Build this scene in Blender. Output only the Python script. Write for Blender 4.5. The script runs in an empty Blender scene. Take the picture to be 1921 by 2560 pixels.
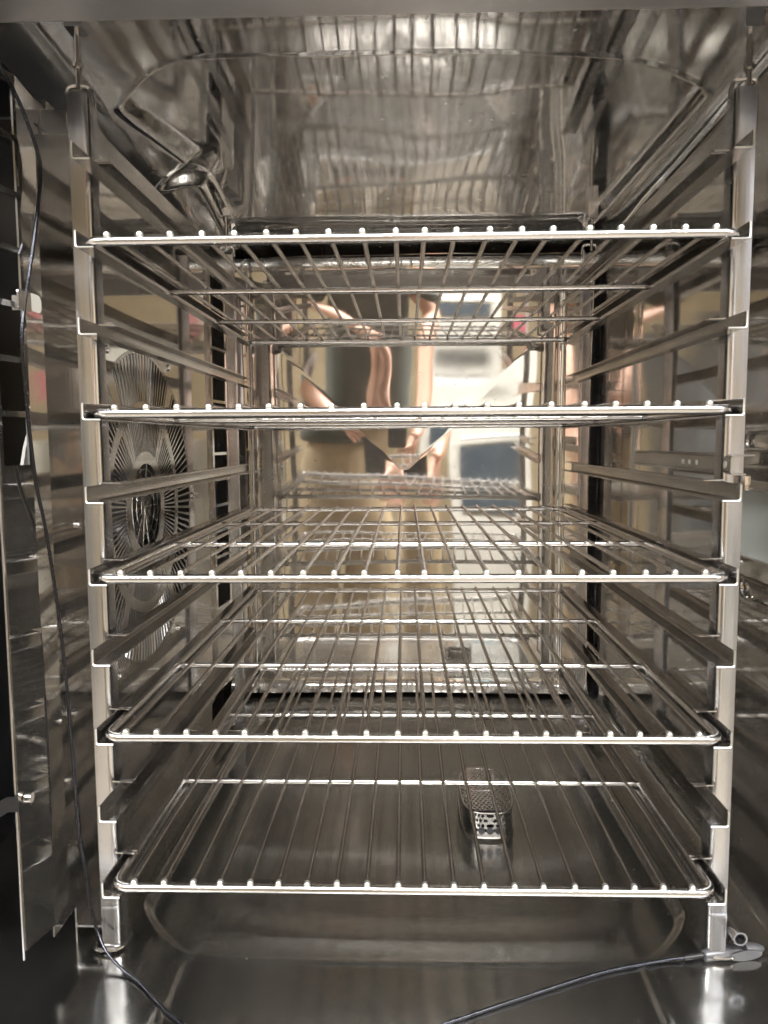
import bpy, bmesh, math, random
import numpy as np
from mathutils import Vector, Matrix
random.seed(7)
sc = bpy.context.scene
COL = sc.collection
# ------------------------------------------------------------------ camera
F_PX, RW, RH = 1922.5, 1921.0, 2560.0
cam_d = bpy.data.cameras.new("camera")
cam = bpy.data.objects.new("camera", cam_d); COL.objects.link(cam)
pit, yaw, rol = -0.0928833, -0.0285724, -0.0060151
fw = Vector((math.sin(yaw)*math.cos(pit), math.cos(yaw)*math.cos(pit), math.sin(pit)))
rt = Vector((math.cos(yaw), -math.sin(yaw), 0)); up = rt.cross(fw)
r2 = rt*math.cos(rol) + up*math.sin(rol); u2 = -rt*math.sin(rol) + up*math.cos(rol)
m = Matrix((r2, u2, -fw)).transposed().to_4x4()
m.translation = Vector((-0.0029054, -0.6351543, -0.1622273))
cam.matrix_world = m
cam_d.sensor_fit = 'VERTICAL'; cam_d.sensor_height = 36.0; cam_d.lens = F_PX/RH*36.0
cam_d.clip_start = 0.01; cam_d.clip_end = 50
cam_d.dof.use_dof = True; cam_d.dof.focus_distance = 0.95; cam_d.dof.aperture_fstop = 14
sc.camera = cam
# ------------------------------------------------------------------ world, lamps, exposure
w = bpy.data.worlds.new("World"); sc.world = w; w.use_nodes = True
w.node_tree.nodes["Background"].inputs[0].default_value = (0.95, 0.96, 1.0, 1)
w.node_tree.nodes["Background"].inputs[1].default_value = 0.08
sc.view_settings.view_transform = 'Standard'; sc.view_settings.look = 'None'
sc.view_settings.gamma = 1.0; sc.view_settings.exposure = 0.0
c = sc.cycles
c.max_bounces = 14; c.diffuse_bounces = 4; c.glossy_bounces = 12; c.transmission_bounces = 4
c.use_denoising = True; c.sample_clamp_indirect = 8.0; c.caustics_reflective = True; c.blur_glossy = 0.0

def area_lamp(name, loc, sx, sy, power, color, aim=None):
    d = bpy.data.lights.new(name, 'AREA'); d.shape = 'RECTANGLE'; d.size = sx; d.size_y = sy
    d.energy = power; d.color = color
    o = bpy.data.objects.new(name, d); COL.objects.link(o); o.location = loc
    if aim is not None:
        o.rotation_euler = (Vector(aim)-Vector(loc)).to_track_quat('-Z', 'Y').to_euler()
    return o
FLOOR_Z = -1.20; ROOF_Z = 1.30
LIGHTS = [(0.15, -1.35), (-1.5, -1.5), (1.55, -1.2)]
LP = [225, 118, 118]
for (lx, ly), lp in zip(LIGHTS, LP):
    area_lamp("ceiling_lamp_light", (lx, ly, ROOF_Z-0.055), 1.1, 0.28, lp, (1.0, 0.985, 0.96))

# ------------------------------------------------------------------ materials
def newmat(name):
    mt = bpy.data.materials.new(name); mt.use_nodes = True
    nt = mt.node_tree; b = nt.nodes["Principled BSDF"]
    return mt, nt, b
def noise(nt, scale, detail=3, vec=None, rough=.5):
    n = nt.nodes.new("ShaderNodeTexNoise"); n.inputs["Scale"].default_value = scale
    n.inputs["Detail"].default_value = detail; n.inputs["Roughness"].default_value = rough
    if vec: nt.links.new(vec, n.inputs["Vector"])
    return n
def objvec(nt, s=(1, 1, 1)):
    t = nt.nodes.new("ShaderNodeTexCoord"); mp = nt.nodes.new("ShaderNodeMapping")
    mp.inputs["Scale"].default_value = s
    nt.links.new(t.outputs["Object"], mp.inputs["Vector"])
    return mp.outputs["Vector"]
def ramp(nt, fac, a, b, p0=.3, p1=.7):
    r = nt.nodes.new("ShaderNodeMapRange"); r.inputs["From Min"].default_value = p0; r.inputs["From Max"].default_value = p1
    r.inputs["To Min"].default_value = a; r.inputs["To Max"].default_value = b
    nt.links.new(fac, r.inputs["Value"]); return r.outputs["Result"]
def mixcol(nt, fac, a, b):
    mx = nt.nodes.new("ShaderNodeMix"); mx.data_type = 'RGBA'
    nt.links.new(fac, mx.inputs[0]); mx.inputs[6].default_value = (*a, 1); mx.inputs[7].default_value = (*b, 1)
    return mx.outputs[2]
def steel(name, col, r0, r1, wave=0.0, wscale=5, grain=(1, 1, 1), gscale=60, gbump=0.0, dull=0.85, haze=0.0):
    """polished or brushed stainless: smudged roughness, slow sheet waviness, fine brushed grain"""
    mt, nt, b = newmat(name)
    v = objvec(nt)
    n1 = noise(nt, 7, 5, v, .6)
    nt.links.new(mixcol(nt, ramp(nt, n1.outputs[0], 0, 1, .35, .68), col, tuple(x*dull for x in col)), b.inputs["Base Color"])
    b.inputs["Metallic"].default_value = 1
    vg = objvec(nt, grain); n2 = noise(nt, gscale, 4, vg)
    add = nt.nodes.new("ShaderNodeMath"); add.operation = 'ADD'
    nt.links.new(ramp(nt, n1.outputs[0], r0*.5, r1*.5, .35, .7), add.inputs[0])
    nt.links.new(ramp(nt, n2.outputs[0], r0*.5, r1*.5, .3, .7), add.inputs[1])
    nt.links.new(add.outputs[0], b.inputs["Roughness"])
    last = None
    if gbump > 0:
        bp = nt.nodes.new("ShaderNodeBump"); bp.inputs["Strength"].default_value = 1; bp.inputs["Distance"].default_value = gbump
        nt.links.new(n2.outputs[0], bp.inputs["Height"]); last = bp
    if wave > 0:
        n3 = noise(nt, wscale, 1, v, .4)
        bp = nt.nodes.new("ShaderNodeBump"); bp.inputs["Strength"].default_value = 1; bp.inputs["Distance"].default_value = wave
        nt.links.new(n3.outputs[0], bp.inputs["Height"])
        if last: nt.links.new(last.outputs[0], bp.inputs["Normal"])
        last = bp
    if last: nt.links.new(last.outputs[0], b.inputs["Normal"])
    if haze > 0:
        # brushed sheet: part of the light goes into a broad lobe round the mirror image
        b2 = nt.nodes.new("ShaderNodeBsdfPrincipled"); b2.inputs["Metallic"].default_value = 1
        b2.inputs["Base Color"].default_value = (*col, 1); b2.inputs["Roughness"].default_value = .48
        mx = nt.nodes.new("ShaderNodeMixShader"); mx.inputs[0].default_value = haze
        # wiped smears and small dried water spots change how hazy the sheet is
        n5 = noise(nt, 4.5, 6, objvec(nt, (1, .45, .8)), .65); n6 = noise(nt, 95, 2, v, .4)
        ad = nt.nodes.new("ShaderNodeMath"); ad.operation = 'ADD'
        nt.links.new(ramp(nt, n5.outputs[0], haze*.4, haze*1.9, .35, .68), ad.inputs[0])
        nt.links.new(ramp(nt, n6.outputs[0], 0, .16, .735, .78), ad.inputs[1])
        nt.links.new(ad.outputs[0], mx.inputs[0])
        nt.links.new(b.outputs[0], mx.inputs[1]); nt.links.new(b2.outputs[0], mx.inputs[2])
        nt.links.new(mx.outputs[0], nt.nodes["Material Output"].inputs["Surface"])
    return mt
def plain(name, col, rough, metal=0.0, var=.12, scale=8, bump=0.0, bscale=60, emit=None):
    mt, nt, b = newmat(name)
    v = objvec(nt); n1 = noise(nt, scale, 5, v)
    nt.links.new(mixcol(nt, ramp(nt, n1.outputs[0], 0, 1), col, tuple(x*(1-var) for x in col)), b.inputs["Base Color"])
    nt.links.new(ramp(nt, n1.outputs[0], rough*.85, min(1, rough*1.15)), b.inputs["Roughness"])
    b.inputs["Metallic"].default_value = metal
    if bump > 0:
        n2 = noise(nt, bscale, 4, v); bp = nt.nodes.new("ShaderNodeBump"); bp.inputs["Distance"].default_value = bump
        nt.links.new(n2.outputs[0], bp.inputs["Height"]); nt.links.new(bp.outputs[0], b.inputs["Normal"])
    if emit:
        b.inputs["Emission Color"].default_value = (*emit[:3], 1); b.inputs["Emission Strength"].default_value = emit[3]
    return mt
ST = (0.62, 0.585, 0.53)
M_ceil = steel("polished_ceiling_steel", (0.70, 0.685, 0.665), .03, .08, wave=.006, wscale=3.2, grain=(1, .04, 1), gscale=220, gbump=.00003, haze=.12)
M_back = steel("mirror_back_steel", (0.74, 0.725, 0.70), .02, .055, wave=.0012, wscale=4, haze=.15)
M_wall = steel("polished_wall_steel", (0.63, 0.62, 0.60), .035, .09, wave=.003, wscale=4, grain=(1, .05, 1), gscale=200, gbump=.00002, haze=.08)
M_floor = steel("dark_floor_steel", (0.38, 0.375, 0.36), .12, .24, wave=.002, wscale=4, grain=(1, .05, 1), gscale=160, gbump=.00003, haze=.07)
M_baffle = steel("baffle_steel", (0.63, 0.62, 0.60), .035, .09, wave=.003, wscale=4, grain=(1, 1, .05), gscale=200, gbump=.00002, haze=.07)
M_post = steel("satin_post_steel", (0.69, 0.70, 0.725), .15, .28, grain=(1, 1, .03), gscale=300, gbump=.00004)
M_rail = steel("rail_steel", (0.53, 0.52, 0.51), .14, .26, grain=(1, .03, 1), gscale=260, gbump=.00003)
M_wire = steel("wire_steel", (0.76, 0.75, 0.74), .15, .27, grain=(1, 1, 1), gscale=900, gbump=.00008)
M_frame = steel("satin_frame_steel", (0.82, 0.81, 0.80), .14, .25, grain=(1, 1, 1), gscale=900, gbump=.00012)
M_rod = steel("rod_steel", (0.60, 0.58, 0.56), .15, .27, grain=(1, 1, 1), gscale=500, gbump=.00004)
M_lip = steel("frame_lip_steel", (0.82, 0.85, 0.92), .34, .44)
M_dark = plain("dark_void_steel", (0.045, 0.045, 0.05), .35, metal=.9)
M_black = plain("gloss_black", (0.012, 0.012, 0.013), .25)  # also stands in for the dark of rear corner, tube bore and drain
M_cable = steel("braided_cable_steel", (0.05, 0.052, 0.062), .22, .34, grain=(1, 1, 1), gscale=900, gbump=.0002)
M_handle = plain("grey_handle_plastic", (0.045, 0.045, 0.05), .42, var=.1, bump=.00005, bscale=500)
M_glass = plain("frosted_lamp_glass", (0.36, 0.39, 0.375), .16, var=.05)
M_skin = plain("skin", (0.70, 0.40, 0.28), .5, var=.15, scale=20)
M_shirt = plain("shirt_cloth", (0.085, 0.095, 0.085), .9, var=.3, bump=.004, bscale=12)
M_trous = plain("tan_cloth", (0.44, 0.34, 0.21), .85, var=.3, bump=.01, bscale=9)
M_shoe = plain("shoe_leather", (0.03, 0.025, 0.02), .5)
M_hair = plain("hair", (0.05, 0.03, 0.02), .7)
M_phone = plain("black_phone", (0.015, 0.016, 0.02), .2)
M_cream = plain("cream_enamel", (0.38, 0.37, 0.335), .35)
M_room = plain("kitchen_wall_paint", (0.40, 0.32, 0.20), .8)
M_roomc = plain("kitchen_ceiling_paint", (0.45, 0.43, 0.40), .9)
M_tile = plain("kitchen_floor_tile", (0.24, 0.21, 0.17), .45, var=.4, scale=3)
M_dk = plain("dark_glass", (0.03, 0.04, 0.05), .12)
M_blue = plain("blue_plastic", (0.08, 0.35, 0.50), .5)
M_pink = plain("pink_cloth", (0.25, 0.05, 0.07), .7)
M_grey = plain("grey_enamel", (0.09, 0.095, 0.10), .5)
M_fan = plain("dull_fan_steel", (0.34, 0.33, 0.31), .55, metal=.6, var=.2)
M_hub = plain("black_fan_hub", (0.02, 0.02, 0.022), .22)
M_edge = plain("bare_cut_edge_steel", (0.93, 0.92, 0.90), .38, metal=1.0, var=.05)  # cut edges and rod tips, base whitened to carry their bright highlight
M_diff = plain("lamp_diffuser", (0.9, 0.88, 0.8), .5, emit=(1, .94, .86, 6.0))

# ------------------------------------------------------------------ mesh helpers
class MB:
    def __init__(s): s.v = []; s.f = []
    def add(s, vs, fs):
        n = len(s.v); s.v += [tuple(p) for p in vs]; s.f += [tuple(i+n for i in f) for f in fs]
    def box(s, x0, x1, y0, y1, z0, z1):
        s.add([(x0,y0,z0),(x1,y0,z0),(x1,y1,z0),(x0,y1,z0),(x0,y0,z1),(x1,y0,z1),(x1,y1,z1),(x0,y1,z1)],
              [(0,3,2,1),(4,5,6,7),(0,1,5,4),(1,2,6,5),(2,3,7,6),(3,0,4,7)])
    def tube(s, pts, r, seg=10, closed=False, caps=True, rr=None):
        pts = [Vector(p) for p in pts]; n = len(pts); vs = []
        prev = None
        for i, p in enumerate(pts):
            if closed: t = (pts[(i+1) % n]-pts[i-1])
            else: t = pts[min(i+1, n-1)]-pts[max(i-1, 0)]
            t.normalize()
            if prev is None:
                a = Vector((0, 0, 1)) if abs(t.z) < .9 else Vector((1, 0, 0))
                nx = t.cross(a).normalized()
            else: nx = (prev - t*prev.dot(t)).normalized()
            prev = nx; ny = t.cross(nx)
            R = rr[i] if rr else r
            for k in range(seg):
                A = 2*math.pi*k/seg
                vs.append(p + nx*math.cos(A)*R + ny*math.sin(A)*R)
        fs = []
        for i in range(n if closed else n-1):
            j = (i+1) % n
            for k in range(seg):
                l = (k+1) % seg
                fs.append((i*seg+k, i*seg+l, j*seg+l, j*seg+k))
        if not closed and caps:
            fs.append(tuple(range(seg-1, -1, -1))); fs.append(tuple((n-1)*seg+k for k in range(seg)))
        s.add(vs, fs)
    def prism(s, prof, axis, a, b):
        """closed 2-D profile extruded along axis between a and b"""
        def P(u, v, t):
            return (t, u, v) if axis == 'x' else (u, t, v) if axis == 'y' else (u, v, t)
        n = len(prof)
        vs = [P(u, v, a) for u, v in prof] + [P(u, v, b) for u, v in prof]
        fs = [(i, (i+1) % n, n+(i+1) % n, n+i) for i in range(n)]
        fs += [tuple(range(n-1, -1, -1)), tuple(range(n, 2*n))]
        s.add(vs, fs)
    def grid(s, nx, ny, fn, flip=False):
        vs = [fn(i/nx, j/ny) for j in range(ny+1) for i in range(nx+1)]
        fs = []
        for j in range(ny):
            for i in range(nx):
                a = j*(nx+1)+i; q = (a, a+1, a+nx+2, a+nx+1)
                fs.append(q[::-1] if flip else q)
        s.add(vs, fs)
    def mesh(s, name, mat, sharp=35):
        me = bpy.data.meshes.new(name); me.from_pydata(s.v, [], s.f); me.validate()
        bm = bmesh.new(); bm.from_mesh(me)
        bmesh.ops.recalc_face_normals(bm, faces=bm.faces); bm.to_mesh(me); bm.free()
        me.materials.append(mat); me.shade_smooth()
        if sharp: me.set_sharp_from_angle(angle=math.radians(sharp))
        return me
    def build(s, name, mat, parent=None, sharp=35, loc=None):
        return link(name, s.mesh(name, mat, sharp), parent, loc)
    def chamber(s):
        """chamber parts are drawn in sheet units: 1.075 to the metre, origin at the ladder posts"""
        s.v = [(x*1.075, y*1.075+.0476, z*1.075+.0122) for x, y, z in s.v]; return s
def link(name, me, parent=None, loc=None):
    o = bpy.data.objects.new(name, me); COL.objects.link(o)
    if parent: o.parent = parent
    if loc: o.location = loc
    return o
def tag(o, label=None, cat=None, group=None, kind=None):
    if label: o["label"] = label
    if cat: o["category"] = cat
    if group: o["group"] = group
    if kind: o["kind"] = kind
    return o
def CH(p): return (p[0]*1.075, p[1]*1.075+.0476, p[2]*1.075+.0122)
def cpart(mb, name, mat, top, sharp=35, parent=None):
    """chamber part: child of the thing, or sub-part of one of its parts"""
    o = mb.chamber().build(name, mat, parent or top, sharp)
    if parent is None: o.location = -Vector(top.location)
    return o
def empty(name, loc, label, cat, group=None):
    o = bpy.data.objects.new(name, None); COL.objects.link(o); o.location = loc; o.empty_display_size = .03
    return tag(o, label, cat, group)
def catmull(pts, n=8):
    pts = [Vector(p) for p in pts]; P = [pts[0]*2-pts[1]] + pts + [pts[-1]*2-pts[-2]]; out = []
    for i in range(1, len(P)-2):
        for k in range(n):
            t = k/n; a, b, cc, d = P[i-1], P[i], P[i+1], P[i+2]
            out.append(.5*((2*b)+(-a+cc)*t+(2*a-5*b+4*cc-d)*t*t+(-a+3*b-3*cc+d)*t**3))
    out.append(pts[-1]); return out
def ribbon(path, th):
    """thin open 2-D path -> closed profile of thickness th"""
    L, R_ = [], []
    n = len(path)
    for i in range(n):
        p = Vector(path[i]); a = Vector(path[max(i-1, 0)]); b = Vector(path[min(i+1, n-1)])
        d1 = (p-a).normalized() if i > 0 else (b-p).normalized()
        d2 = (b-p).normalized() if i < n-1 else d1
        nn = Vector((-(d1+d2).y, (d1+d2).x)).normalized()
        k = 1/max(.5, nn.dot(Vector((-d1.y, d1.x))))
        L.append(tuple(p+nn*th/2*k)); R_.append(tuple(p-nn*th/2*k))
    return L + R_[::-1]
def arc(cx, cy, r, a0, a1, n=5):
    return [(cx+r*math.cos(math.radians(a0+(a1-a0)*i/n)), cy+r*math.sin(math.radians(a0+(a1-a0)*i/n))) for i in range(n+1)]
def chaikin(P, n=2):
    """cut the corners of a closed outline so the pressing has rounded corners"""
    for _ in range(n):
        Q = []
        for i in range(len(P)):
            a, b = P[i-1], P[i]
            Q += [(a[0]*.75+b[0]*.25, a[1]*.75+b[1]*.25), (a[0]*.25+b[0]*.75, a[1]*.25+b[1]*.75)]
        P = Q
    return P
def sd_poly(px, py, poly):
    """signed distance to a closed outline for whole arrays (negative inside)"""
    d = np.full(px.shape, 1e9); s_ = np.ones(px.shape)
    for i in range(len(poly)):
        ax, ay = poly[i]; bx, by = poly[i-1]
        ex, ey = bx-ax, by-ay; wx, wy = px-ax, py-ay
        t = np.clip((wx*ex+wy*ey)/(ex*ex+ey*ey), 0, 1)
        d = np.minimum(d, (wx-ex*t)**2+(wy-ey*t)**2)
        c1 = py >= ay; c2 = py < by; c3 = ex*wy > ey*wx
        s_ = np.where((c1 & c2 & c3) | (~c1 & ~c2 & ~c3), -s_, s_)
    return s_*np.sqrt(d)
def nstep(t):
    t = np.clip(t, 0, 1); return t*t*(3-2*t)
def sheet(b, x0, x1, y0, y1, nx, ny, zfn):
    """pressed sheet: regular grid whose height comes from zfn(x array, y array)"""
    xx, yy = np.meshgrid(np.linspace(x0, x1, nx+1), np.linspace(y0, y1, ny+1))
    zz = zfn(xx, yy)
    vs = np.stack([xx.ravel(), yy.ravel(), zz.ravel()], 1).tolist()
    fs = [(j*(nx+1)+i, j*(nx+1)+i+1, (j+1)*(nx+1)+i+1, (j+1)*(nx+1)+i) for j in range(ny) for i in range(nx)]
    b.add(vs, fs)
def sstep(t):
    t = max(0, min(1, t)); return t*t*(3-2*t)

CZ = 0.184; FZ = -0.612; BY = 0.72; RX = 0.326; LX = -0.46; FY = -0.10
# ------------------------------------------------------------------ OVEN CHAMBER
oven = empty("oven_chamber", CH((0, 0.3, FZ)), "mirror polished stainless steel oven chamber enclosing the wire racks", "oven")
def opart(mb, name, mat, sharp=35, parent=None):
    return cpart(mb, name, mat, oven, sharp, parent)
# ceiling with pressed panel
cpoly = [(-0.1792, 0.0879), (0.171, 0.0981), (0.2216, 0.1158), (0.277, 0.1517), (0.2951, 0.1694), (0.2985, 0.1848), (0.2812, 0.5954), (0.2713, 0.6068), (-0.2644, 0.597), (-0.2762, 0.5847), (-0.2761, 0.5944), (-0.2617, 0.3969), (-0.2661, 0.3806), (-0.3052, 0.3676), (-0.3097, 0.3581), (-0.2928, 0.3408), (-0.2623, 0.319), (-0.2608, 0.305), (-0.2876, 0.1694), (-0.2806, 0.1567), (-0.2252, 0.099)]
cpoly = chaikin(cpoly)
def ceil_z(x, y):
    d = -sd_poly(x, y, cpoly)
    wd = np.full(x.shape, .0060)
    left = x < -.2
    wd = np.where(left & (y < .335), np.clip(.004+.09*(y-.155), .005, .020), np.where(left & (y < .56), .014, wd))
    wd = np.where(y > .58, .022, wd)
    z = CZ + .002 - .042*y + .013*nstep(d/wd+.15)
    z -= np.where(y > .58, 0, np.where(y > .16, .0015, .0008))*np.exp(-((d+.003)/.0035)**2)
    z -= .004*np.maximum(0, (y-(BY-.035))/.035)**2
    z -= .02*np.maximum(0, (x-.30)/.045)**2
    z -= .030*np.maximum(0, (-.235-x)/.105)**2
    return z + .0009*np.sin(x*13+1)*np.sin(y*9+.5) + .0003*np.sin(x*31+y*8)
b = MB(); sheet(b, -.340, .345, FY, BY+.005, 400, 420, ceil_z); ceiling = opart(b, "ceiling_panel", M_ceil, 60)
# back wall: cross-creased, slightly dished mirror sheet
BXC, BZC = -.005, -.212
def back_fn(u, v):
    x = -.315+.63*u; z = -.607+.750*v
    a = .030; dx = min(abs(x-BXC), .262); dz = z-BZC
    zz = max(-.42, min(.06, z)); R = 4.6; z0 = -.235
    h = (zz-z0)**2/(2*R) + (zz-z0)/R*(z-zz)
    lo = math.sqrt(dx*dx+.012**2)-.012
    h += a*min(.29, max(lo, dz*.97))
    h += .0006*math.sin(z*19+x*4)+.0004*math.sin(z*33)
    y = BY-.002-h + .0010*math.exp(-((abs(x-BXC)-.264)/.003)**2)
    e = (z-.125)/.017
    if e > 0: y -= .008*e*e
    e = (-.582-z)/.025
    if e > 0: y -= .012*e*e
    return (x, y, z)
b = MB(); b.grid(190, 220, back_fn); back = opart(b, "back_panel", M_back, 60)
# black frame round the edge behind the back panel, with a lighter bead
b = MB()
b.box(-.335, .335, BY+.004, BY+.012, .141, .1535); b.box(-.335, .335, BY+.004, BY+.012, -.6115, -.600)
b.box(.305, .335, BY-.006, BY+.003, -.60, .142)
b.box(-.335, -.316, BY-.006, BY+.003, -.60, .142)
opart(b, "rear_black_frame", M_black)
b = MB(); b.box(LX, .37, BY+.014, BY+.018, FZ-.02, .23); opart(b, "rear_casing", M_wall)
for zz_ in (.149, -.606):
    b = MB(); b.tube([(-.30, BY, zz_), (.30, BY, zz_)], .0012, 6); opart(b, "frame_bead", M_wall)
# right wall
b = MB()
def rw(u, v):
    y = FY+(.652-FY)*u; z = FZ-.01+(CZ+.01-FZ)*v
    x = RX
    e = (FZ+.02-z)/.02
    if e > 0: x -= .010*e*e
    return (x+.0008*math.sin(z*9+y*5), y, z)
b.grid(60, 70, rw); opart(b, "side_wall", M_wall, 60)
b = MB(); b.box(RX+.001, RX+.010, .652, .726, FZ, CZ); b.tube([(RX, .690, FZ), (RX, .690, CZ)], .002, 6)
opart(b, "corner_dark_strip", M_black)  # black strip puts the dark mirrored in the rear corner into colour
# left fan plenum behind the baffle, the void's shade put into near-black steel
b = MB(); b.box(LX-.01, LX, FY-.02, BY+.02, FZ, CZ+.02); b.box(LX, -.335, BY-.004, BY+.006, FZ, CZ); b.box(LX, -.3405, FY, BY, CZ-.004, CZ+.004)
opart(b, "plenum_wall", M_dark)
# floor pan with pressed basin
fpoly = [(-.185, -.006), (.195, -.004), (.225, .010), (.262, .058), (.262, .09), (.255, .585), (.22, .62), (-.22, .62), (-.255, .585), (-.262, .085), (-.258, .060), (-.215, .010)]
fp2 = [(-.16, .03), (.17, .03), (.21, .06), (.23, .10), (.225, .54), (.19, .58), (-.19, .58), (-.225, .54), (-.225, .10), (-.20, .06)]
fpoly = chaikin(fpoly); fp2 = chaikin(fp2)
def floor_z(x, y):
    d = -sd_poly(x, y, fpoly); z = FZ - .008*nstep(d/.011+.1)
    z += .0009*np.exp(-((d+.003)/.004)**2)
    z -= .004*nstep(-sd_poly(x, y, fp2)/.05)
    r = np.hypot(x-.095, (y-.29)*.55)
    z -= .006*np.maximum(0, 1-r/.20)**1.5
    z -= .006*np.maximum(0, -y/.15)
    z += np.where(y < 0, .0016*np.exp(-((np.abs(x)-.200)/.004)**2)*nstep(-y/.02), 0)
    z += .008*np.maximum(0, (x-(RX-.02))/.02)
    return z
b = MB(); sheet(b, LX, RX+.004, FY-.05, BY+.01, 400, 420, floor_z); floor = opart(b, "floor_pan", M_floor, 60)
# front frame: lip over the opening and the narrow frame round it
b = MB()
lp_prof = [(-.140, .1185), (-.100, .1185), (-.092, .1215), (-.088, .128), (-.088, .21), (-.16, .23), (-.16, .13), (-.150, .120)]
b.prism(lp_prof, 'x', -.60, .60); opart(b, "frame_lip", M_lip, 50)
b = MB(); b.box(RX+.001, .60, FY-.06, FY-.001, -.72, .115); b.box(-.60, LX, FY-.06, FY-.001, -.72, .115); b.box(-.60, .60, FY-.06, FY-.052, -.72, -.62)
opart(b, "door_frame", M_lip)

# hanging pins from the ceiling
def hanging_pin(sx, y, zt):
    x = -.2655 if sx < 0 else .2685
    b = MB(); b.box(x-.007, x+.007, y-.008, y+.008, zt+.027, CZ+.012)
    blk = opart(b, "hanging_block", M_post)
    p = MB(); p.tube([(x, y, zt+.030), (x, y, zt-.018)], .0026, 12)
    pp = p.chamber().build("pin", M_rod, blk)
    k = MB(); k.tube([(x, y, zt+.0014), (x, y, zt-.0014)], .0047, 14); k.chamber().build("collar", M_rod, blk)
hanging_pin(-1, .008, .139); hanging_pin(1, .008, .1285); hanging_pin(-1, .523, .139); hanging_pin(1, .523, .1285)
# steam nozzle beside the pressed step
b = MB()
nx, ny_ = -.300, .352
ring = []
for (r, z) in ((.012, .186), (.012, .180), (.0085, .178), (.0085, .1765), (.0098, .1755), (.0098, .1705), (.0070, .1700), (.0060, .176)):
    ring.append((r, z))
n = 20; vs = []
for r, z in ring: vs += [(nx+r*math.cos(2*math.pi*k/n), ny_+r*math.sin(2*math.pi*k/n), z) for k in range(n)]
fs = [(i*n+k, i*n+(k+1) % n, (i+1)*n+(k+1) % n, (i+1)*n+k) for i in range(len(ring)-1) for k in range(n)] + [tuple((len(ring)-1)*n+k for k in range(n))]
b.add(vs, fs); opart(b, "steam_nozzle", M_wire)
# chamber lamp on the right wall
def rrect(y0, y1, z0, z1, r, n=5):
    return arc(y1-r, z1-r, r, 0, 90, n)+arc(y0+r, z1-r, r, 90, 180, n)+arc(y0+r, z0+r, r, 180, 270, n)+arc(y1-r, z0+r, r, 270, 360, n)
def frame_ring(b, O, I, x0, x1):
    n = len(O)
    vs = [(x0, *p) for p in O]+[(x0, *p) for p in I]+[(x1, *p) for p in O]+[(x1, *p) for p in I]
    fs = []
    for i in range(n):
        j = (i+1) % n
        fs += [(i, j, n+j, n+i), (2*n+i, 3*n+i, 3*n+j, 2*n+j), (i, 2*n+i, 2*n+j, j), (n+i, n+j, 3*n+j, 3*n+i)]
    b.add(vs, fs)
b = MB(); frame_ring(b, rrect(.015, .126, -.292, -.188, .012), rrect(.030, .1165, -.274, -.209, .006), RX-.007, RX+.002)
lampf = opart(b, "lamp_frame", M_wall)
b = MB(); b.prism(rrect(.029, .1175, -.275, -.208, .006), 'x', RX-.004, RX-.001); b.chamber().build("lamp_glass", M_glass, lampf)
b = MB(); b.tube([(RX-.0085, y, z) for y, z in rrect(.0305, .116, -.2735, -.2095, .006)], .0012, 6, closed=True); b.chamber().build("glass_trim", M_wire, lampf)
for (y, z) in ((.1185, -.1985), (.1185, -.2835)):
    b = MB(); b.tube([(RX-.0065, y, z), (RX-.012, y, z)], .0042, 12); b.tube([(RX-.0118, y, z), (RX-.0135, y, z)], .0025, 6); b.chamber().build("screw", M_wire, lampf)
# pressed guard loop above and below the lamp
for zc_, hh in ((-.165, .008), (-.305, .010)):
    b = MB(); b.tube([(RX-.003, y, z) for y, z in rrect(-.06, .112, zc_-hh, zc_+hh, hh*.9)], .0022, 8, closed=True)
    opart(b, "pressed_bead", M_wall)

# ------------------------------------------------------------------ FAN BAFFLE
BX = -.300; GC = (.238, -.237); GR = .177
baf = empty("fan_baffle", CH((BX, .3, -.56)), "hinged steel baffle plate with round slotted fan grille left of the racks", "baffle")
def bpart(mb, name, mat, sharp=35, parent=None):
    return cpart(mb, name, mat, baf, sharp, parent)
TH = .0015
ZT, ZB = .113, -.563
b = MB()
def quadx(b, pts, x0=BX, x1=BX-TH):
    n = len(pts); b.prism([(p[0], p[1]) for p in pts], 'x', x0, x1)
# main sheet round the circle: fan of quads from circle to rectangle
N = 112
y0m, y1m = .0, .512
def raybox(ang):
    dy, dz = math.cos(ang), math.sin(ang); t = 1e9
    for (v, lo, hi, cc) in ((dy, y0m, y1m, GC[0]), (dz, ZB+.0, ZT, GC[1])):
        if v > 1e-9: t = min(t, (hi-cc)/v)
        if v < -1e-9: t = min(t, (lo-cc)/v)
    return (GC[0]+dy*t, GC[1]+dz*t)
angs = sorted([2*math.pi*k/(2*N) for k in range(2*N)] + [math.atan2(z-GC[1], y-GC[0]) % (2*math.pi) for y in (y0m, y1m) for z in (ZB, ZT)])
A = []
for a_ in angs:
    if not A or a_-A[-1] > 1e-6: A.append(a_)
front = []; 
vs = []
for a_ in A:
    ci = (GC[0]+GR*math.cos(a_), GC[1]+GR*math.sin(a_)); co = raybox(a_)
    vs += [(BX, *ci), (BX, *co), (BX-TH, *ci), (BX-TH, *co)]
n = len(A); fs = []
for i in range(n):
    j = (i+1) % n
    fs += [(4*i, 4*i+1, 4*j+1, 4*j), (4*i+2, 4*j+2, 4*j+3, 4*i+3), (4*i, 4*j, 4*j+2, 4*i+2)]
b.add(vs, fs); bpart(b, "baffle_sheet", M_baffle, 30)
# stepped bottom edge tabs
b = MB()
b.box(BX-TH, BX, .012, .50, -.612, ZB); b.box(BX-TH, BX, -.03, .012, -.578, ZB)
bpart(b, "lower_tab", M_baffle)
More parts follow.
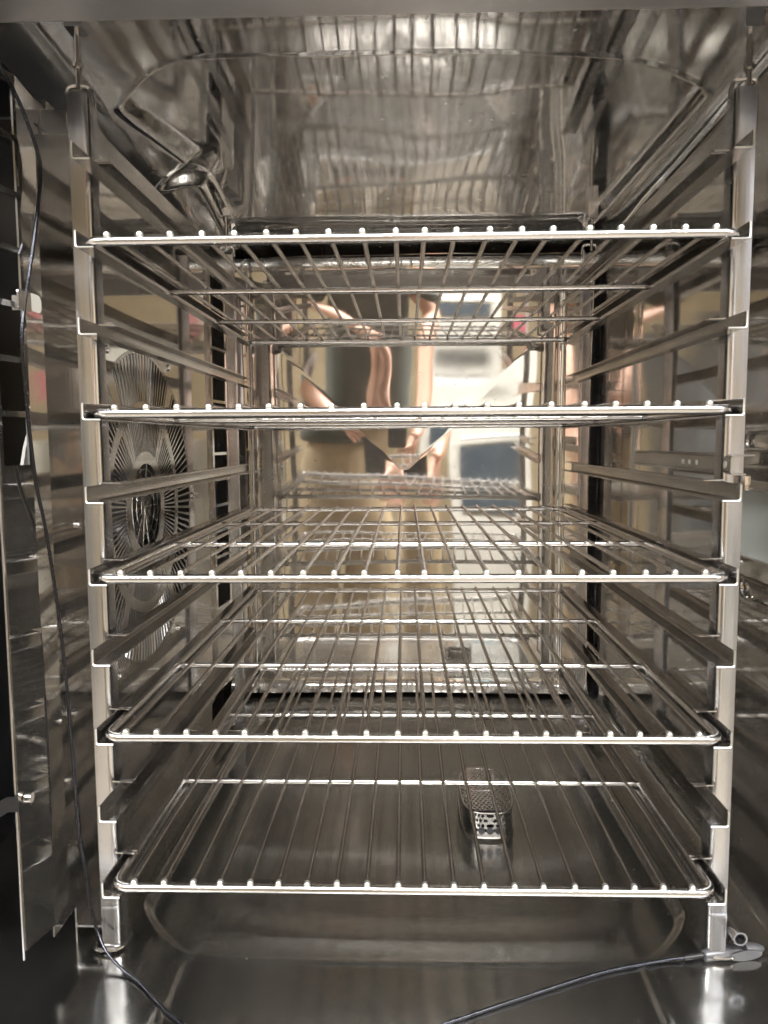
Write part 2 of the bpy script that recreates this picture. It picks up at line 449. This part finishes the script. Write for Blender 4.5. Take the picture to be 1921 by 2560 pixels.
# grille: bands, spokes and thin radial bars stamped out of the same sheet
b = MB()
def ringseg(r0, r1, a0, a1):
    def P(r, a_): return (GC[0]+r*math.cos(a_), GC[1]+r*math.sin(a_))
    quadx(b, [P(r0, a0), P(r1, a0), P(r1, a1), P(r0, a1)])
bands = [(.1735, GR+.0005), (.108, .120), (.050, .064)]
for r0, r1 in bands:
    for k in range(N): ringseg(r0, r1, 2*math.pi*k/N, 2*math.pi*(k+1)/N)
spokes = [55, 125, 235, 305]
for k in range(N):
    a0 = 2*math.pi*(k+.5)/N; deg = math.degrees(a0)
    sp = any(abs((deg-s_+180) % 360-180) < 2.6 for s_ in spokes[:4])
    wd = 2*math.pi/N*(.5 if sp else .17)
    ringseg(.1195, .174, a0-wd, a0+wd); ringseg(.0635, .1085, a0-wd*1.25, a0+wd*1.25)
g = bpart(b, "grille", M_rail, 30); g["kind"] = "stuff"
# wire guard over the hub
b = MB()
for r in (.014, .030, .044):
    b.tube([(BX-.002, GC[0]+r*math.cos(t*math.pi/12), GC[1]+r*math.sin(t*math.pi/12)) for t in range(24)], .0005, 5, closed=True)
for k in range(14):
    a_ = math.pi*k/7; b.tube([(BX-.003, GC[0], GC[1]), (BX-.003, GC[0]+.052*math.cos(a_), GC[1]+.052*math.sin(a_))], .0004, 5)
bpart(b, "hub_guard", M_wire)
# slotted side strips, bent a little away from the main sheet
def strip(y_a, x_a, y_b, x_b, y_c, x_c, slot_z0, slot_z1):
    """plain facet a-b, slotted facet b-c"""
    b = MB()
    def q(ya, xa, yb, xb, z0, z1):
        b.add([(xa, ya, z0), (xb, yb, z0), (xb, yb, z1), (xa, ya, z1), (xa-TH, ya, z0), (xb-TH, yb, z0), (xb-TH, yb, z1), (xa-TH, ya, z1)],
              [(0,1,2,3), (7,6,5,4), (0,4,5,1), (1,5,6,2), (2,6,7,3), (3,7,4,0)])
    q(y_a, x_a, y_b, x_b, ZB, ZT)
    o1 = bpart(b, "folded_edge", M_baffle, 20)
    b = MB()
    e = .10
    def L(t): return (y_b+(y_c-y_b)*t, x_b+(x_c-x_b)*t)
    (ya, xa), (yb, xb), (yc, xc), (yd, xd) = L(0), L(e), L(1-e), L(1)
    q(ya, xa, yb, xb, ZB, ZT); q(yc, xc, yd, xd, ZB, ZT)
    z = slot_z1; q(yb, xb, yc, xc, z, ZT)
    p = .0413
    while z - p > slot_z0-1e-6:
        q(yb, xb, yc, xc, z-p, z-p+.0045); z -= p
    q(yb, xb, yc, xc, ZB, z)
    return bpart(b, "slotted_strip", M_baffle, 20)
strip(y0m, BX, -.037, BX+.004, -.070, BX-.004, -.22, .105)
strip(y1m, BX, .562, BX-.004, .640, BX+.003, -.45, .105)
# front bright edge fold
b = MB(); b.tube([(BX-.005, -.0715, ZB-.006), (BX-.005, -.0715, ZT)], .0010, 8); bpart(b, "rolled_edge", M_wire)
# top ledge of baffle with notches
b = MB(); b.box(BX-.03, BX, -.01, .012, .092, .094); b.box(BX-TH, BX+.001, .02, .50, ZT-.001, ZT+.006); bpart(b, "top_ledge", M_baffle)
for (y, z) in ((.136, -.070), (.335, -.070), (.134, -.404), (.340, -.404), (.427, -.237), (.049, -.237)):
    b = MB(); b.tube([(BX-.0002, y, z), (BX+.0018, y, z)], .0042, 12); b.tube([(BX+.0017, y, z), (BX+.0024, y, z)], .002, 6); bpart(b, "screw", M_wire)
# strap bracket low on the outer side
b = MB(); b.prism([(BX-.060, -.477), (BX-.010, -.446), (BX-.010, -.434), (BX-.060, -.460)], 'y', -.0745, -.0735)
b.box(BX-.010, BX-.002, -.0745, -.0735, -.446, -.434)
sb = bpart(b, "strap_bracket", M_dark)
b = MB(); b.tube([(BX-.002, -.0625, -.440), (BX+.003, -.0625, -.440)], .0040, 12); b.chamber().build("screw", M_wire, sb)
# clip that holds the probe cable
b = MB(); b.prism(rrect(-.0655, -.0460, -.0635, -.0495, .002), 'x', BX+.0120, BX+.0132); b.box(BX-.001, BX+.012, -.0475, -.0462, -.062, -.051)
clip = bpart(b, "cable_clip", M_post)
b = MB(); b.prism(rrect(-.0458, -.0270, -.0620, -.0485, .005), 'x', BX+.0112, BX+.0119); b.chamber().build("clip_tab", M_cream, clip)
# ------------------------------------------------------------------ FAN behind the baffle
fan = empty("fan_assembly", CH((-.36, GC[0], GC[1])), "dark finned fan wheel behind the slotted grille", "fan")
def fpart(mb, name, mat): 
    return cpart(mb, name, mat, fan)
b = MB(); b.tube([(-.36+.054*t, GC[0], GC[1]) for t in (0, .5, .8, .95, 1)], .05, 28, rr=[.0465, .0465, .045, .041, .030]); fpart(b, "hub", M_hub)
b = MB(); b.tube([(-.372, GC[0], GC[1]), (-.369, GC[0], GC[1])], .155, 40); fpart(b, "back_plate", M_fan)
for k in range(28):
    a_ = 2*math.pi*k/28; b = MB()
    p0 = (GC[0]+.118*math.cos(a_), GC[1]+.118*math.sin(a_)); p1 = (GC[0]+.155*math.cos(a_+.14), GC[1]+.155*math.sin(a_+.14))
    b.add([(-.369, *p0), (-.369, *p1), (-.318, *p1), (-.318, *p0)], [(0, 1, 2, 3)]); 
    o = fpart(b, "blade", M_fan)
b = MB()
for r in (.165, .172): b.tube([(-.345, GC[0]+r*math.cos(t*math.pi/18), GC[1]+r*math.sin(t*math.pi/18)) for t in range(36)], .004, 8, closed=True)
fpart(b, "heating_coil", M_cable)

# ------------------------------------------------------------------ RACK LADDERS (slide-rail frames)
PITCH = .0693065
def rail_mesh(s):
    """s = -1 left, +1 right ; web outside, bottom flange inwards, top lip inwards behind the post"""
    X = lambda d: s*(.2695-d)      # d = distance inwards
    b = MB()
    web = [(X(0.0145), 0), ] 
    prof = [(X(.0145), 0.0)] + [(X(.0022-.0022*math.sin(t)), .0022-.0022*math.cos(t)) for t in [math.pi/2*k/5 for k in range(6)]] + [(X(0), .0122)] + [(X(.0018-.0018*math.cos(t)), .0122+.0018*math.sin(t)) for t in [math.pi/2*k/4 for k in range(1, 3)]]
    b.prism(ribbon(prof, .0011), 'y', -.003, .0492)
    prof2 = prof[:-2] + [(X(.0018-.0018*math.cos(t)), .0122+.0018*math.sin(t)) for t in [math.pi/2*k/4 for k in range(1, 5)]] + [(X(.0125), .0140)]
    b.prism(ribbon(prof2, .0011), 'y', .0492, .636)
    b.prism(ribbon([(X(.0145), 0), (X(.004), 0)], .0011), 'y', .636, .668)
    e = MB(); e.tube([(p[0], -.0030, p[1]) for p in prof], .0008, 6)
    return b.mesh("rail", M_rail, 40), e.mesh("cut_edge", M_edge, 60)
def ladder(s, label, dz):
    L = empty("rail_rack", CH((s*.265, .3, FZ)), label, "rail rack", "hanging rail racks at the sides")
    def lp(mb, name, mat, sharp=35, parent=None):
        return cpart(mb, name, mat, L, sharp, parent)
    # posts: angle section with rounded nose
    def post(y, y2, zt, zb):
        b = MB(); xo, xi = s*.272, s*.2565
        r = .0048
        if s < 0: a = [(xo, y), ] + arc(xi-r, y+(r if y2 > y else -r), r, -90 if y2 > y else 90, 0, 5) + [(xi, y2)]
        else: a = [(xo, y), ] + arc(xi+r, y+(r if y2 > y else -r), r, 270 if y2 > y else 90, 180, 5) + [(xi, y2)]
        b.prism(ribbon(a, .0013), 'z', zb, zt)
        return lp(b, "post", M_post, 40)
    post(0, .0175, .1150+dz, -.6085); post(.5355, .518, .1150+dz, -.6085)
    me, edge_me = rail_mesh(s)
    for k in range(10):
        z = -(k-1)*PITCH - .0051 
        o = link("rail", me, L, Vector((0, 0, z))-Vector(L.location))
        link("cut_edge", edge_me, o)
        b = MB(); b.prism(ribbon([(s*.2575, z+.0140), (s*.2755, z+.0146)], .0009), 'y', .0440, .0462)
        t = b.build("notch_tab", M_wire, o); t.location = (0, 0, -z)
    # top tie with the scooped front end
    b = MB()
    xt = s*.2575
    pr = [(.0175, .078+dz)] + [(.0175, .113+dz)] + [(.0175+.026*(1-math.cos(t)), .113+dz-.018*math.sin(t)) for t in [math.pi/2*k/6 for k in range(1, 7)]] + [(.518, .095+dz), (.518, .078+dz)]
    b.prism(pr, 'x', xt-.0007, xt+.0007); lp(b, "top_tie", M_rail)
    b = MB(); b.prism(ribbon([(s*.2575, -.5710), (s*.2710, -.5710), (s*.2710, -.590)], .0013), 'y', -.0022, .52); lp(b, "bottom_tie", M_post)
    # hooks round the post tops
    for y in (.008, .523):
        b = MB()
        z = .115+dz
        b.tube(catmull([(s*.2752, y, z-.030), (s*.2755, y, z-.006), (s*.2745, y, z+.006), (s*.2700, y, z+.0085), (s*.2625, y, z+.0082), (s*.2570, y, z+.0065), (s*.2548, y, z-.001), (s*.2548, y, z-.006)], 5), .0017, 8)
        lp(b, "hook", M_wire)
    # stop wire at the rear
    b = MB(); b.tube([(s*.262, .665, .085), (s*.262, .665, -.585), (s*.268, .660, -.592)], .0016, 8)
    b.build("stop_wire", M_wire, L).location = -Vector(L.location)
    # wire loops under the feet
    for y in (.006, .52):
        b = MB(); zf = -.6080
        b.tube(catmull([(s*.2725, y+.012, zf+.004), (s*.2800, y+.004, zf), (s*.2780, y-.008, zf), (s*.2620, y-.0085, zf), (s*.2545, y-.002, zf), (s*.2520, y+.010, zf+.003)], 5), .0018, 8)
        lp(b, "foot_loop", M_wire)
    return L, lp
LL, lpl = ladder(-1, "left hanging rail rack standing in front of the round fan grille", 0.0)
LR, lpr = ladder(1, "right hanging rail rack with the drilled probe bar and tube holder", -.004)
# hinge arms joining the left rack to the baffle
b = MB(); b.box(-.2985, -.2745, .010, .0125, .088, .107); b.box(-.2985, -.2765, .0125, .040, .088, .0895); lpl(b, "hinge_arm", M_post)
b = MB(); b.box(-.2985, -.2732, .005, .06, -.5925, -.5905); lpl(b, "hinge_arm", M_post)
# drilled bar on the right rack
b = MB(); s = 1
pr = [(.2745, -.1757), (.2555, -.1765), ] ; 
prof = [(.2760, -.1758), (.2600, -.1763)] + arc(.2600, -.1788, .0025, 90, 180, 4) + [(.2575, -.1885)] + arc(.2600, -.1885, .0025, 180, 270, 4) + [(.2690, -.1912)]
b.prism(ribbon(prof, .0012), 'y', -.012, .245); bar = lpr(b, "probe_bar", M_rail)
for y in (-.001, .060, .078, .094):
    b = MB(); b.tube([(.2573, y, -.1835), (.2564, y, -.1835)], .0022 if y > 0 else .003, 12); b.chamber().build("hole_rim", M_cream, bar)
b = MB(); b.tube([(.2705, -.010, -.1925), (.2705, -.010, -.1995)], .0038, 10); b.tube([(.2705, -.010, -.199), (.2705, -.010, -.204)], .0022, 8); b.chamber().build("bolt", M_wire, bar)
# tube holder at the right foot
b = MB(); n = 20; R0, R1 = .0060, .0046; cx_, cz_ = .2785, -.5835; vs = []
for (y, r) in ((-.014, R0), (.045, R0), (.045, R1), (-.014, R1)):
    vs += [(cx_+r*math.cos(2*math.pi*k/n), y, cz_+r*math.sin(2*math.pi*k/n)) for k in range(n)]
b.add(vs, [(i*n+k, i*n+(k+1) % n, ((i+1) % 4)*n+(k+1) % n, ((i+1) % 4)*n+k) for i in range(4) for k in range(n)])
th = lpr(b, "tube_holder", M_post)
b = MB(); b.tube([(cx_, .0, cz_), (cx_, .02, cz_)], .0047, 14); b.chamber().build("bore", M_black, th)

# ------------------------------------------------------------------ WIRE RACKS
def rounded_frame(w2, d0, d1, r, n=6):
    P = []
    for cx, cy, a0 in ((w2-r, d1-r, 0), (-w2+r, d1-r, 90), (-w2+r, d0+r, 180), (w2-r, d0+r, 270)):
        for k in range(n+1):
            a = math.radians(a0+90*k/n); P.append((cx+r*math.cos(a), cy+r*math.sin(a), 0))
    return P
XS = [-.2423,-.2158,-.1901,-.1648,-.1389,-.1134,-.0879,-.0618,-.0353,-.0086,.0150,.0407,.0665,.0927,.1181,.1456,.1708,.1964,.2215,.2462]
XS = [x-.002 for x in XS]
fm = MB(); fm.tube(rounded_frame(.2635, .000, .650, .0135), .0040, 12, closed=True); frame_me = fm.mesh("frame", M_frame, 60)
RR = .0021
rm = MB()
ys = [-.0015, -.0010, .000, .002] + [.05*k for k in range(1, 13)] + [.648, .650]
rr = [.0010, .0020, .0022, .0022] + [RR]*12 + [RR, .001]
rm.tube([(0, y, .0050 + (.0001*math.sin(y*20))) for y in ys], RR, 8, rr=rr); rod_me = rm.mesh("rod", M_rod, 50)
tm = MB(); tm.tube([(0, -.0026, .0048), (0, -.0022, .0048), (0, -.0010, .0048), (0, .0012, .0049), (0, .0030, .0050)], .003, 12, rr=[.0012, .0020, .0026, .0026, .0020]); tip_me = tm.mesh("rod_tip", M_edge, 70)
cb = MB(); cb.tube([(-.2615, 0, 0), (.2615, 0, 0)], .0031, 10); bar_me = cb.mesh("cross_bar", M_wire, 50)
rack_labels = ["topmost chrome wire rack, seen from below under the ceiling panel",
               "second wire rack from the top, seen edge-on at eye level",
               "middle wire rack crossing in front of the fan grille bottom",
               "second wire rack from the bottom, above the lowest rack",
               "lowest wire rack hanging over the drain strainer and floor basin"]
dys = [0, .0037, -.0005, .0004, .0047]
def make_rack(i):
    t = empty("wire_rack", (0, dys[i], -i*2*PITCH), rack_labels[i], "oven rack", "wire racks on the side rails")
    link("frame", frame_me, t)
    for x in XS:
        o = link("rod", rod_me, t, (x+random.uniform(-.0009, .0009), random.uniform(-.0006, .0006), 0))
        link("rod_tip", tip_me, o)
        o.rotation_euler = (random.uniform(-.001, .001), 0, random.uniform(-.002, .002))
    for y in (.2145, .430): link("cross_bar", bar_me, t, (0, y, -.0003))
    return t
for i in range(5): make_rack(i)

# ------------------------------------------------------------------ DRAIN STRAINER
ds = empty("drain_strainer", CH((.094, .285, FZ-.012)), "perforated steel drain strainer standing on the oven floor", "strainer")
def mesh_strainer():
    b = MB(); n = 44; rows = 5; r = .0023
    a_, c_ = .033, .066    # half width (x), half length (y)
    H = .032
    def P(u, z): # stadium-ish outline
        t = 2*math.pi*u; cx, cy = math.cos(t), math.sin(t); p = 3.2
        return (a_*abs(cx)**(2/p)*(1 if cx > 0 else -1), c_*abs(cy)**(2/p)*(1 if cy > 0 else -1), z)
    return b, P, n, rows, H, a_, c_
b, P, n, rows, H, a_, c_ = mesh_strainer()
# perforated sheet: square cells with a round hole each, rows staggered, wrapped round the side and over the top
def cell(b, u, v, h, r, M):
    sq = [(u+h*x, v+h*y) for x, y in ((1, 0), (1, 1), (0, 1), (-1, 1), (-1, 0), (-1, -1), (0, -1), (1, -1))]
    ci = [(u+r*math.cos(math.pi*k/4), v+r*math.sin(math.pi*k/4)) for k in range(8)]
    b.add([M(*p) for p in sq]+[M(*p) for p in ci], [(k, (k+1) % 8, 8+(k+1) % 8, 8+k) for k in range(8)])
nu, nv = 48, 5
for j in range(nv):
    for k in range(nu):
        cell(b, k+.5*(j % 2), j+.5, .5, .36, lambda u, v: P((u/nu) % 1.0, H*v/nv))
pt = .0062
for j in range(-12, 13):
    for k in range(-7, 8):
        x, y = (k+.5*(j % 2))*pt, j*pt*.9
        if (abs(x)/(a_-.002))**3.2+(abs(y)/(c_-.002))**3.2 < 1.0:
            cell(b, x, y, pt*.5, pt*.34, lambda u, v: (u, v, H+.004*(1-(u/a_)**2)))
o = b.build("mesh_screen", M_wire, ds); o["kind"] = "stuff"
b = MB(); b.tube([P(k/40, 0) for k in range(40)], .0016, 6, closed=True); b.build("rim", M_wire, ds)
b = MB(); b.tube([P(k/40, H) for k in range(40)], .0013, 6, closed=True); b.build("rim", M_wire, ds)
b = MB()
for k in range(40):
    p, q = P(k/40, 0), P((k+1)/40, 0)
    b.add([p, q, (q[0], q[1], .008), (p[0], p[1], .008)], [(0, 1, 2, 3)])
b.build("perforated_collar", M_rod, ds)
for k in range(3):
    b = MB(); b.tube([(-.011+.011*k, -.0672, .0095), (-.011+.011*k, -.0650, .0095)], .0042, 12); b.build("round_hole", M_dark, ds)
b = MB(); b.tube([(0, 0, .001), (0, 0, .003)], .029, 24); b.build("drain_hole", M_black, ds)  # black disc puts the dark inside the strainer into colour

# ------------------------------------------------------------------ TEMPERATURE PROBE
pb = empty("temperature_probe", CH((.28, .0, -.605)), "core temperature probe with braided cable and grey handle lying across the floor", "probe")
def ppart(mb, name, mat, sharp=35):
    return cpart(mb, name, mat, pb, sharp)
cpts = [(-.296, -.080, .130), (-.292, -.0696, .1083), (-.291, -.0428, .0924), (-.291, -.0153, .0649), (-.291, -.0127, .0445), (-.290, -.028, .0), (-.289, -.0434, -.036), (-.288, -.0535, -.0565), (-.289, -.0591, -.0850), (-.290, -.0560, -.120), (-.290, -.0463, -.1912), (-.290, -.0311, -.2402), (-.2895, -.0125, -.344), (-.288, -.0045, -.475), (-.284, -.003, -.530), (-.277, -.006, -.575), (-.2655, -.014, -.598), (-.246, -.026, -.6085),
        (-.225, -.0400, -.6115), (-.1919, -.0706, -.6130), (-.150, -.096, -.614), (-.08, -.110, -.6145), (0, -.0870, -.6135), (.0872, -.0505, -.612), (.1583, -.0210, -.6108), (.215, -.0055, -.6100), (.238, -.002, -.6090)]
b = MB(); b.tube(catmull(cpts, 8), .00145, 10); ppart(b, "cable", M_cable, 60)
b = MB(); b.tube([(.236, -.0025, -.6090), (.262, .002, -.6080)], .0024, 12); ppart(b, "ferrule", M_black)
# handle: round neck flattening to an oval paddle
d = Vector((.055, .0085, .002)).normalized(); p0 = Vector((.254, .0, -.6085)); side = d.cross(Vector((0, 0, 1))).normalized(); upv = side.cross(d)
secs = [(0, .0040, .0040), (.001, .0047, .0047), (.016, .0049, .0049), (.022, .0056, .0058), (.034, .0066, .0066), (.044, .0060, .0058), (.052, .0038, .0036), (.0555, .0015, .0015)]
vs = []; n = 20
for t, a_, c_ in secs:
    for k in range(n):
        A_ = 2*math.pi*k/n; vs.append(p0+d*t+upv*math.cos(A_)*a_+side*math.sin(A_)*c_)
b = MB(); b.add(vs, [(i*n+k, i*n+(k+1) % n, (i+1)*n+(k+1) % n, (i+1)*n+k) for i in range(len(secs)-1) for k in range(n)] + [tuple(range(n)), tuple((len(secs)-1)*n+k for k in range(n))])
ppart(b, "handle", M_handle, 60)
pc = p0+d*.035+side*.0062
vs = []
for k in range(24):
    A_ = 2*math.pi*k/24; vs.append(pc+d*.0150*math.cos(A_)+upv*.0046*math.sin(A_)+side*.0006)
b = MB(); b.add(vs+[v-side*.002 for v in vs], [tuple(range(24))]+[(k, (k+1) % 24, 24+(k+1) % 24, 24+k) for k in range(24)]); ppart(b, "thumb_pad", M_handle)
b = MB(); b.tube([(.2785, .0, -.5835), (.2830, -.004, -.592), (.2900, .002, -.603)], .0022, 8); ppart(b, "needle", M_cable)

# ------------------------------------------------------------------ WHAT THE POLISHED STEEL MIRRORS: cook and kitchen
tag(MB().build("kitchen_floor", M_tile), kind="structure") if False else None
b = MB(); b.box(-3, 3, -4.2, 1.6, FLOOR_Z-.05, FLOOR_Z); tag(b.build("kitchen_floor", M_tile), kind="structure")
b = MB(); b.box(-3, 3, -4.2, 1.6, ROOF_Z, ROOF_Z+.05); tag(b.build("kitchen_ceiling", M_roomc), kind="structure")
b = MB(); b.box(-3, 3, -4.25, -4.2, FLOOR_Z, ROOF_Z); tag(b.build("kitchen_wall", M_room), kind="structure")
b = MB(); b.box(-3.05, -3, -4.2, 1.6, FLOOR_Z, ROOF_Z); tag(b.build("kitchen_wall", M_room), kind="structure")
b = MB(); b.box(3, 3.05, -4.2, 1.6, FLOOR_Z, ROOF_Z); tag(b.build("kitchen_wall", M_room), kind="structure")
b = MB(); b.box(-3, 3, 1.6, 1.65, FLOOR_Z, ROOF_Z); tag(b.build("kitchen_wall", M_room), kind="structure")
for i, ((lx, ly), nm) in enumerate(zip(LIGHTS, ("ceiling light over the cook", "ceiling light left of the cook", "ceiling light right of the cook"))):
    t = empty("ceiling_light", (lx, ly, ROOF_Z), nm, "ceiling light", "kitchen ceiling lights")
    b = MB(); b.box(-.6, .6, -.17, .17, -.05, 0); b.build("housing", M_cream, t)
    b = MB(); b.box(-.55, .55, -.14, .14, -.053, -.0502); b.build("diffuser", M_diff, t)
def cabinet(x0, x1, y0, y1, z1, label, winz, mat=M_cream):
    t = empty("kitchen_appliance", ((x0+x1)/2, (y0+y1)/2, FLOOR_Z), label, "appliance")
    cx, cy = (x0+x1)/2, (y0+y1)/2
    def q(mb, nm, mt): o = mb.build(nm, mt, t); o.location = (-cx, -cy, -FLOOR_Z); return o
    b = MB(); b.box(x0, x1, y0, y1, FLOOR_Z+.08, z1); q(b, "cabinet_body", mat)
    for (za, zb) in winz:
        b = MB(); b.box(x0+.06, x1-.06, y1+.001, y1+.02, za, zb); q(b, "door_window", M_dk)
        b = MB(); b.tube([(x0+.06, y1+.04, zb+.05), (x1-.06, y1+.04, zb+.05)], .012, 8); q(b, "handle", M_post)
    for sx in (x0+.04, x1-.04):
        b = MB(); b.box(sx-.02, sx+.02, y0+.03, y0+.07, FLOOR_Z, FLOOR_Z+.08); q(b, "leg", M_grey)
cabinet(.10, .55, -3.0, -2.4, .25, "cream appliance with a dark window mirrored in the back wall", [(-.46, -.30), (-.02, .10)])
cabinet(.95, 1.9, -3.2, -2.5, -.25, "low cream counter mirrored at the right", [(-.75, -.5)])
cabinet(-2.2, -1.2, -3.0, -2.3, .0, "grey counter mirrored at the left", [(-.6, -.4)], M_grey)
b = MB(); b.box(.20, .34, -2.55, -2.45, .255, .40); tag(b.build("storage_tub", M_blue), "blue tub standing on the cream appliance", "tub")
b = MB(); b.prism([(.62, -.25), (.70, -.25), (.69, -.02), (.63, -.02)], 'y', -2.52, -2.49); tag(b.build("hanging_cloth", M_pink), "pink cloth hanging beside the cream appliance", "cloth")
# phone held behind the lens
t = empty("phone", (-.03, -.647, -.31), "black phone the cook photographs the oven with", "phone")
b = MB(); b.prism([(x, z) for x, z in rrect(-.036, .036, .0, .155, .010)], 'y', -.004, .004); b.build("phone_body", M_phone, t)
for (x, z) in ((.022, .140), (.022, .118)):
    b = MB(); b.tube([(x, .004, z), (x, .0065, z)], .008, 16); b.build("lens", M_dk, t)

def skinned(name, verts, edges, radii, mat, parent, sub=2, root=0):
    me = bpy.data.meshes.new(name); me.from_pydata(verts, edges, []); me.materials.append(mat)
    o = link(name, me, parent)
    sk = o.modifiers.new("skin", 'SKIN')
    for i, r in enumerate(radii):
        r = (r, r) if not isinstance(r, tuple) else r
        me.skin_vertices[0].data[i].radius = r
    me.skin_vertices[0].data[root].use_root = True
    sk.use_smooth_shade = True
    s_ = o.modifiers.new("subdivision", 'SUBSURF'); s_.levels = sub; s_.render_levels = sub
    return o
class SK:
    def __init__(s): s.v = []; s.e = []; s.r = []
    def chain(s, pts, rs, start=None):
        prev = start
        for p, r in zip(pts, rs):
            s.v.append(tuple(p)); s.r.append(r); i = len(s.v)-1
            if prev is not None: s.e.append((prev, i))
            prev = i
        return prev
PX, PY = -.17, -1.12
person = empty("person", (PX, PY, FLOOR_Z), "person in dark shirt and tan trousers holding a phone, mirrored in the back wall", "person")
def rel(p): return (p[0]-PX, p[1]-PY, p[2]-FLOOR_Z)
K = SK()
pel = K.chain([rel((PX, PY, -.26))], [(.10, .08)])
chest = K.chain([rel((PX, PY, -.10)), rel((PX+.01, PY+.02, .08)), rel((PX+.01, PY+.05, .24))], [(.12, .09), (.15, .10), (.10, .08)], pel)
neck = K.chain([rel((PX+.015, PY+.07, .31)), rel((PX+.02, PY+.10, .36)), rel((PX+.02, PY+.14, .41)), rel((PX+.02, PY+.14, .48)), rel((PX+.02, PY+.14, .545)), rel((PX+.02, PY+.14, .575))], [.050, .050, (.068, .085), (.085, .105), (.075, .09), .03], chest)
def hand(wi, wrist, palm, tips, thumb):
    """palm then five separate bent fingers"""
    pi = K.chain([rel(palm)], [(.026, .014)], wi)
    for base, mid, tip in tips: K.chain([rel(base), rel(mid), rel(tip)], [.0095, .0085, .0065], pi)
    K.chain([rel(thumb[0]), rel(thumb[1])], [.0105, .008], wi)
# image-right arm: supports the bottom of the phone
a1 = K.chain([rel((PX+.19, PY+.04, .22)), rel((.11, -1.02, .02)), rel((.075, -.88, -.10)), rel((.050, -.755, -.245))], [.055, .043, .038, .025], chest)
hand(a1, None, (.030, -.705, -.290), [((.018, -.670, -.308), (-.005, -.652, -.318), (-.030, -.650, -.312)), ((.010, -.680, -.322), (-.012, -.655, -.333), (-.035, -.650, -.326)), ((.020, -.690, -.338), (.000, -.668, -.350), (-.022, -.655, -.348)), ((.034, -.695, -.345), (.018, -.675, -.362), (.004, -.662, -.366))], ((.048, -.690, -.262), (.022, -.662, -.250)))
# image-left arm: steadies the top of the phone
a2 = K.chain([rel((PX-.19, PY+.04, .22)), rel((-.40, -1.04, .06)), rel((-.28, -.90, .0)), rel((-.155, -.755, -.095))], [.055, .040, .033, .023], chest)
hand(a2, None, (-.120, -.690, -.125), [((-.098, -.665, -.120), (-.075, -.650, -.135), (-.062, -.645, -.158)), ((-.103, -.660, -.138), (-.080, -.645, -.153), (-.068, -.641, -.178)), ((-.110, -.662, -.155), (-.090, -.647, -.172), (-.078, -.644, -.196)), ((-.120, -.668, -.168), (-.105, -.655, -.188), (-.095, -.650, -.206))], ((-.125, -.700, -.085), (-.095, -.680, -.090)))
for sx in (-1, 1):
    K.chain([rel((PX+sx*.10, PY, -.36)), rel((PX+sx*.11, PY+.02, -.74)), rel((PX+sx*.11, PY, -1.12)), rel((PX+sx*.12, PY+.12, -1.16))], [.060, .045, .038, .032], pel)
skinned("body", K.v, K.e, K.r, M_skin, person, 2, pel)
K = SK()
p0_ = K.chain([rel((PX, PY, -.235)), rel((PX, PY, -.17))], [(.215, .155), (.20, .145)])
c0 = K.chain([rel((PX, PY, -.08)), rel((PX+.01, PY+.02, .09)), rel((PX+.01, PY+.05, .235))], [(.18, .135), (.185, .135), (.12, .10)], p0_)
K.chain([rel((PX+.19, PY+.04, .225)), rel((.135, -1.05, .09))], [.072, .066], c0)
K.chain([rel((PX-.19, PY+.04, .225)), rel((-.40, -1.03, .07))], [.072, .066], c0)
skinned("shirt", K.v, K.e, K.r, M_shirt, person, 2, 0)
K = SK()
p0_ = K.chain([rel((PX, PY, -.12)), rel((PX, PY, -.28))], [(.15, .11), (.19, .14)])
for sx in (-1, 1):
    K.chain([rel((PX+sx*.095, PY+.005, -.45)), rel((PX+sx*.12, PY+.02, -.74)), rel((PX+sx*.12, PY, -1.10))], [(.125, .13), .105, .09], p0_)
skinned("trousers", K.v, K.e, K.r, M_trous, person, 2, 0)
for sx in (-1, 1):
    K = SK(); K.chain([rel((PX+sx*.12, PY-.03, -1.15)), rel((PX+sx*.12, PY+.07, -1.155)), rel((PX+sx*.125, PY+.19, -1.165))], [.045, .045, .033]); skinned("shoe", K.v, K.e, K.r, M_shoe, person, 2, 0)
K = SK(); K.chain([rel((PX+.02, PY+.095, .50)), rel((PX+.02, PY+.10, .52)), rel((PX+.02, PY+.13, .575)), rel((PX+.02, PY+.17, .585))], [(.07, .06), (.092, .085), (.085, .07), (.06, .03)]); skinned("hair", K.v, K.e, K.r, M_hair, person, 2, 0)
K = SK(); K.chain([rel((PX+.02, PY+.235, .485)), rel((PX+.02, PY+.255, .455))], [.010, .014]); skinned("nose", K.v, K.e, K.r, M_skin, person, 1, 0)
for sx in (-1, 1):
    b = MB(); b.tube([(PX+.02+sx*.03-PX, .228, .49-FLOOR_Z), (PX+.02+sx*.03-PX, .236, .49-FLOOR_Z)], .010, 12); b.build("eye", M_hair, person)
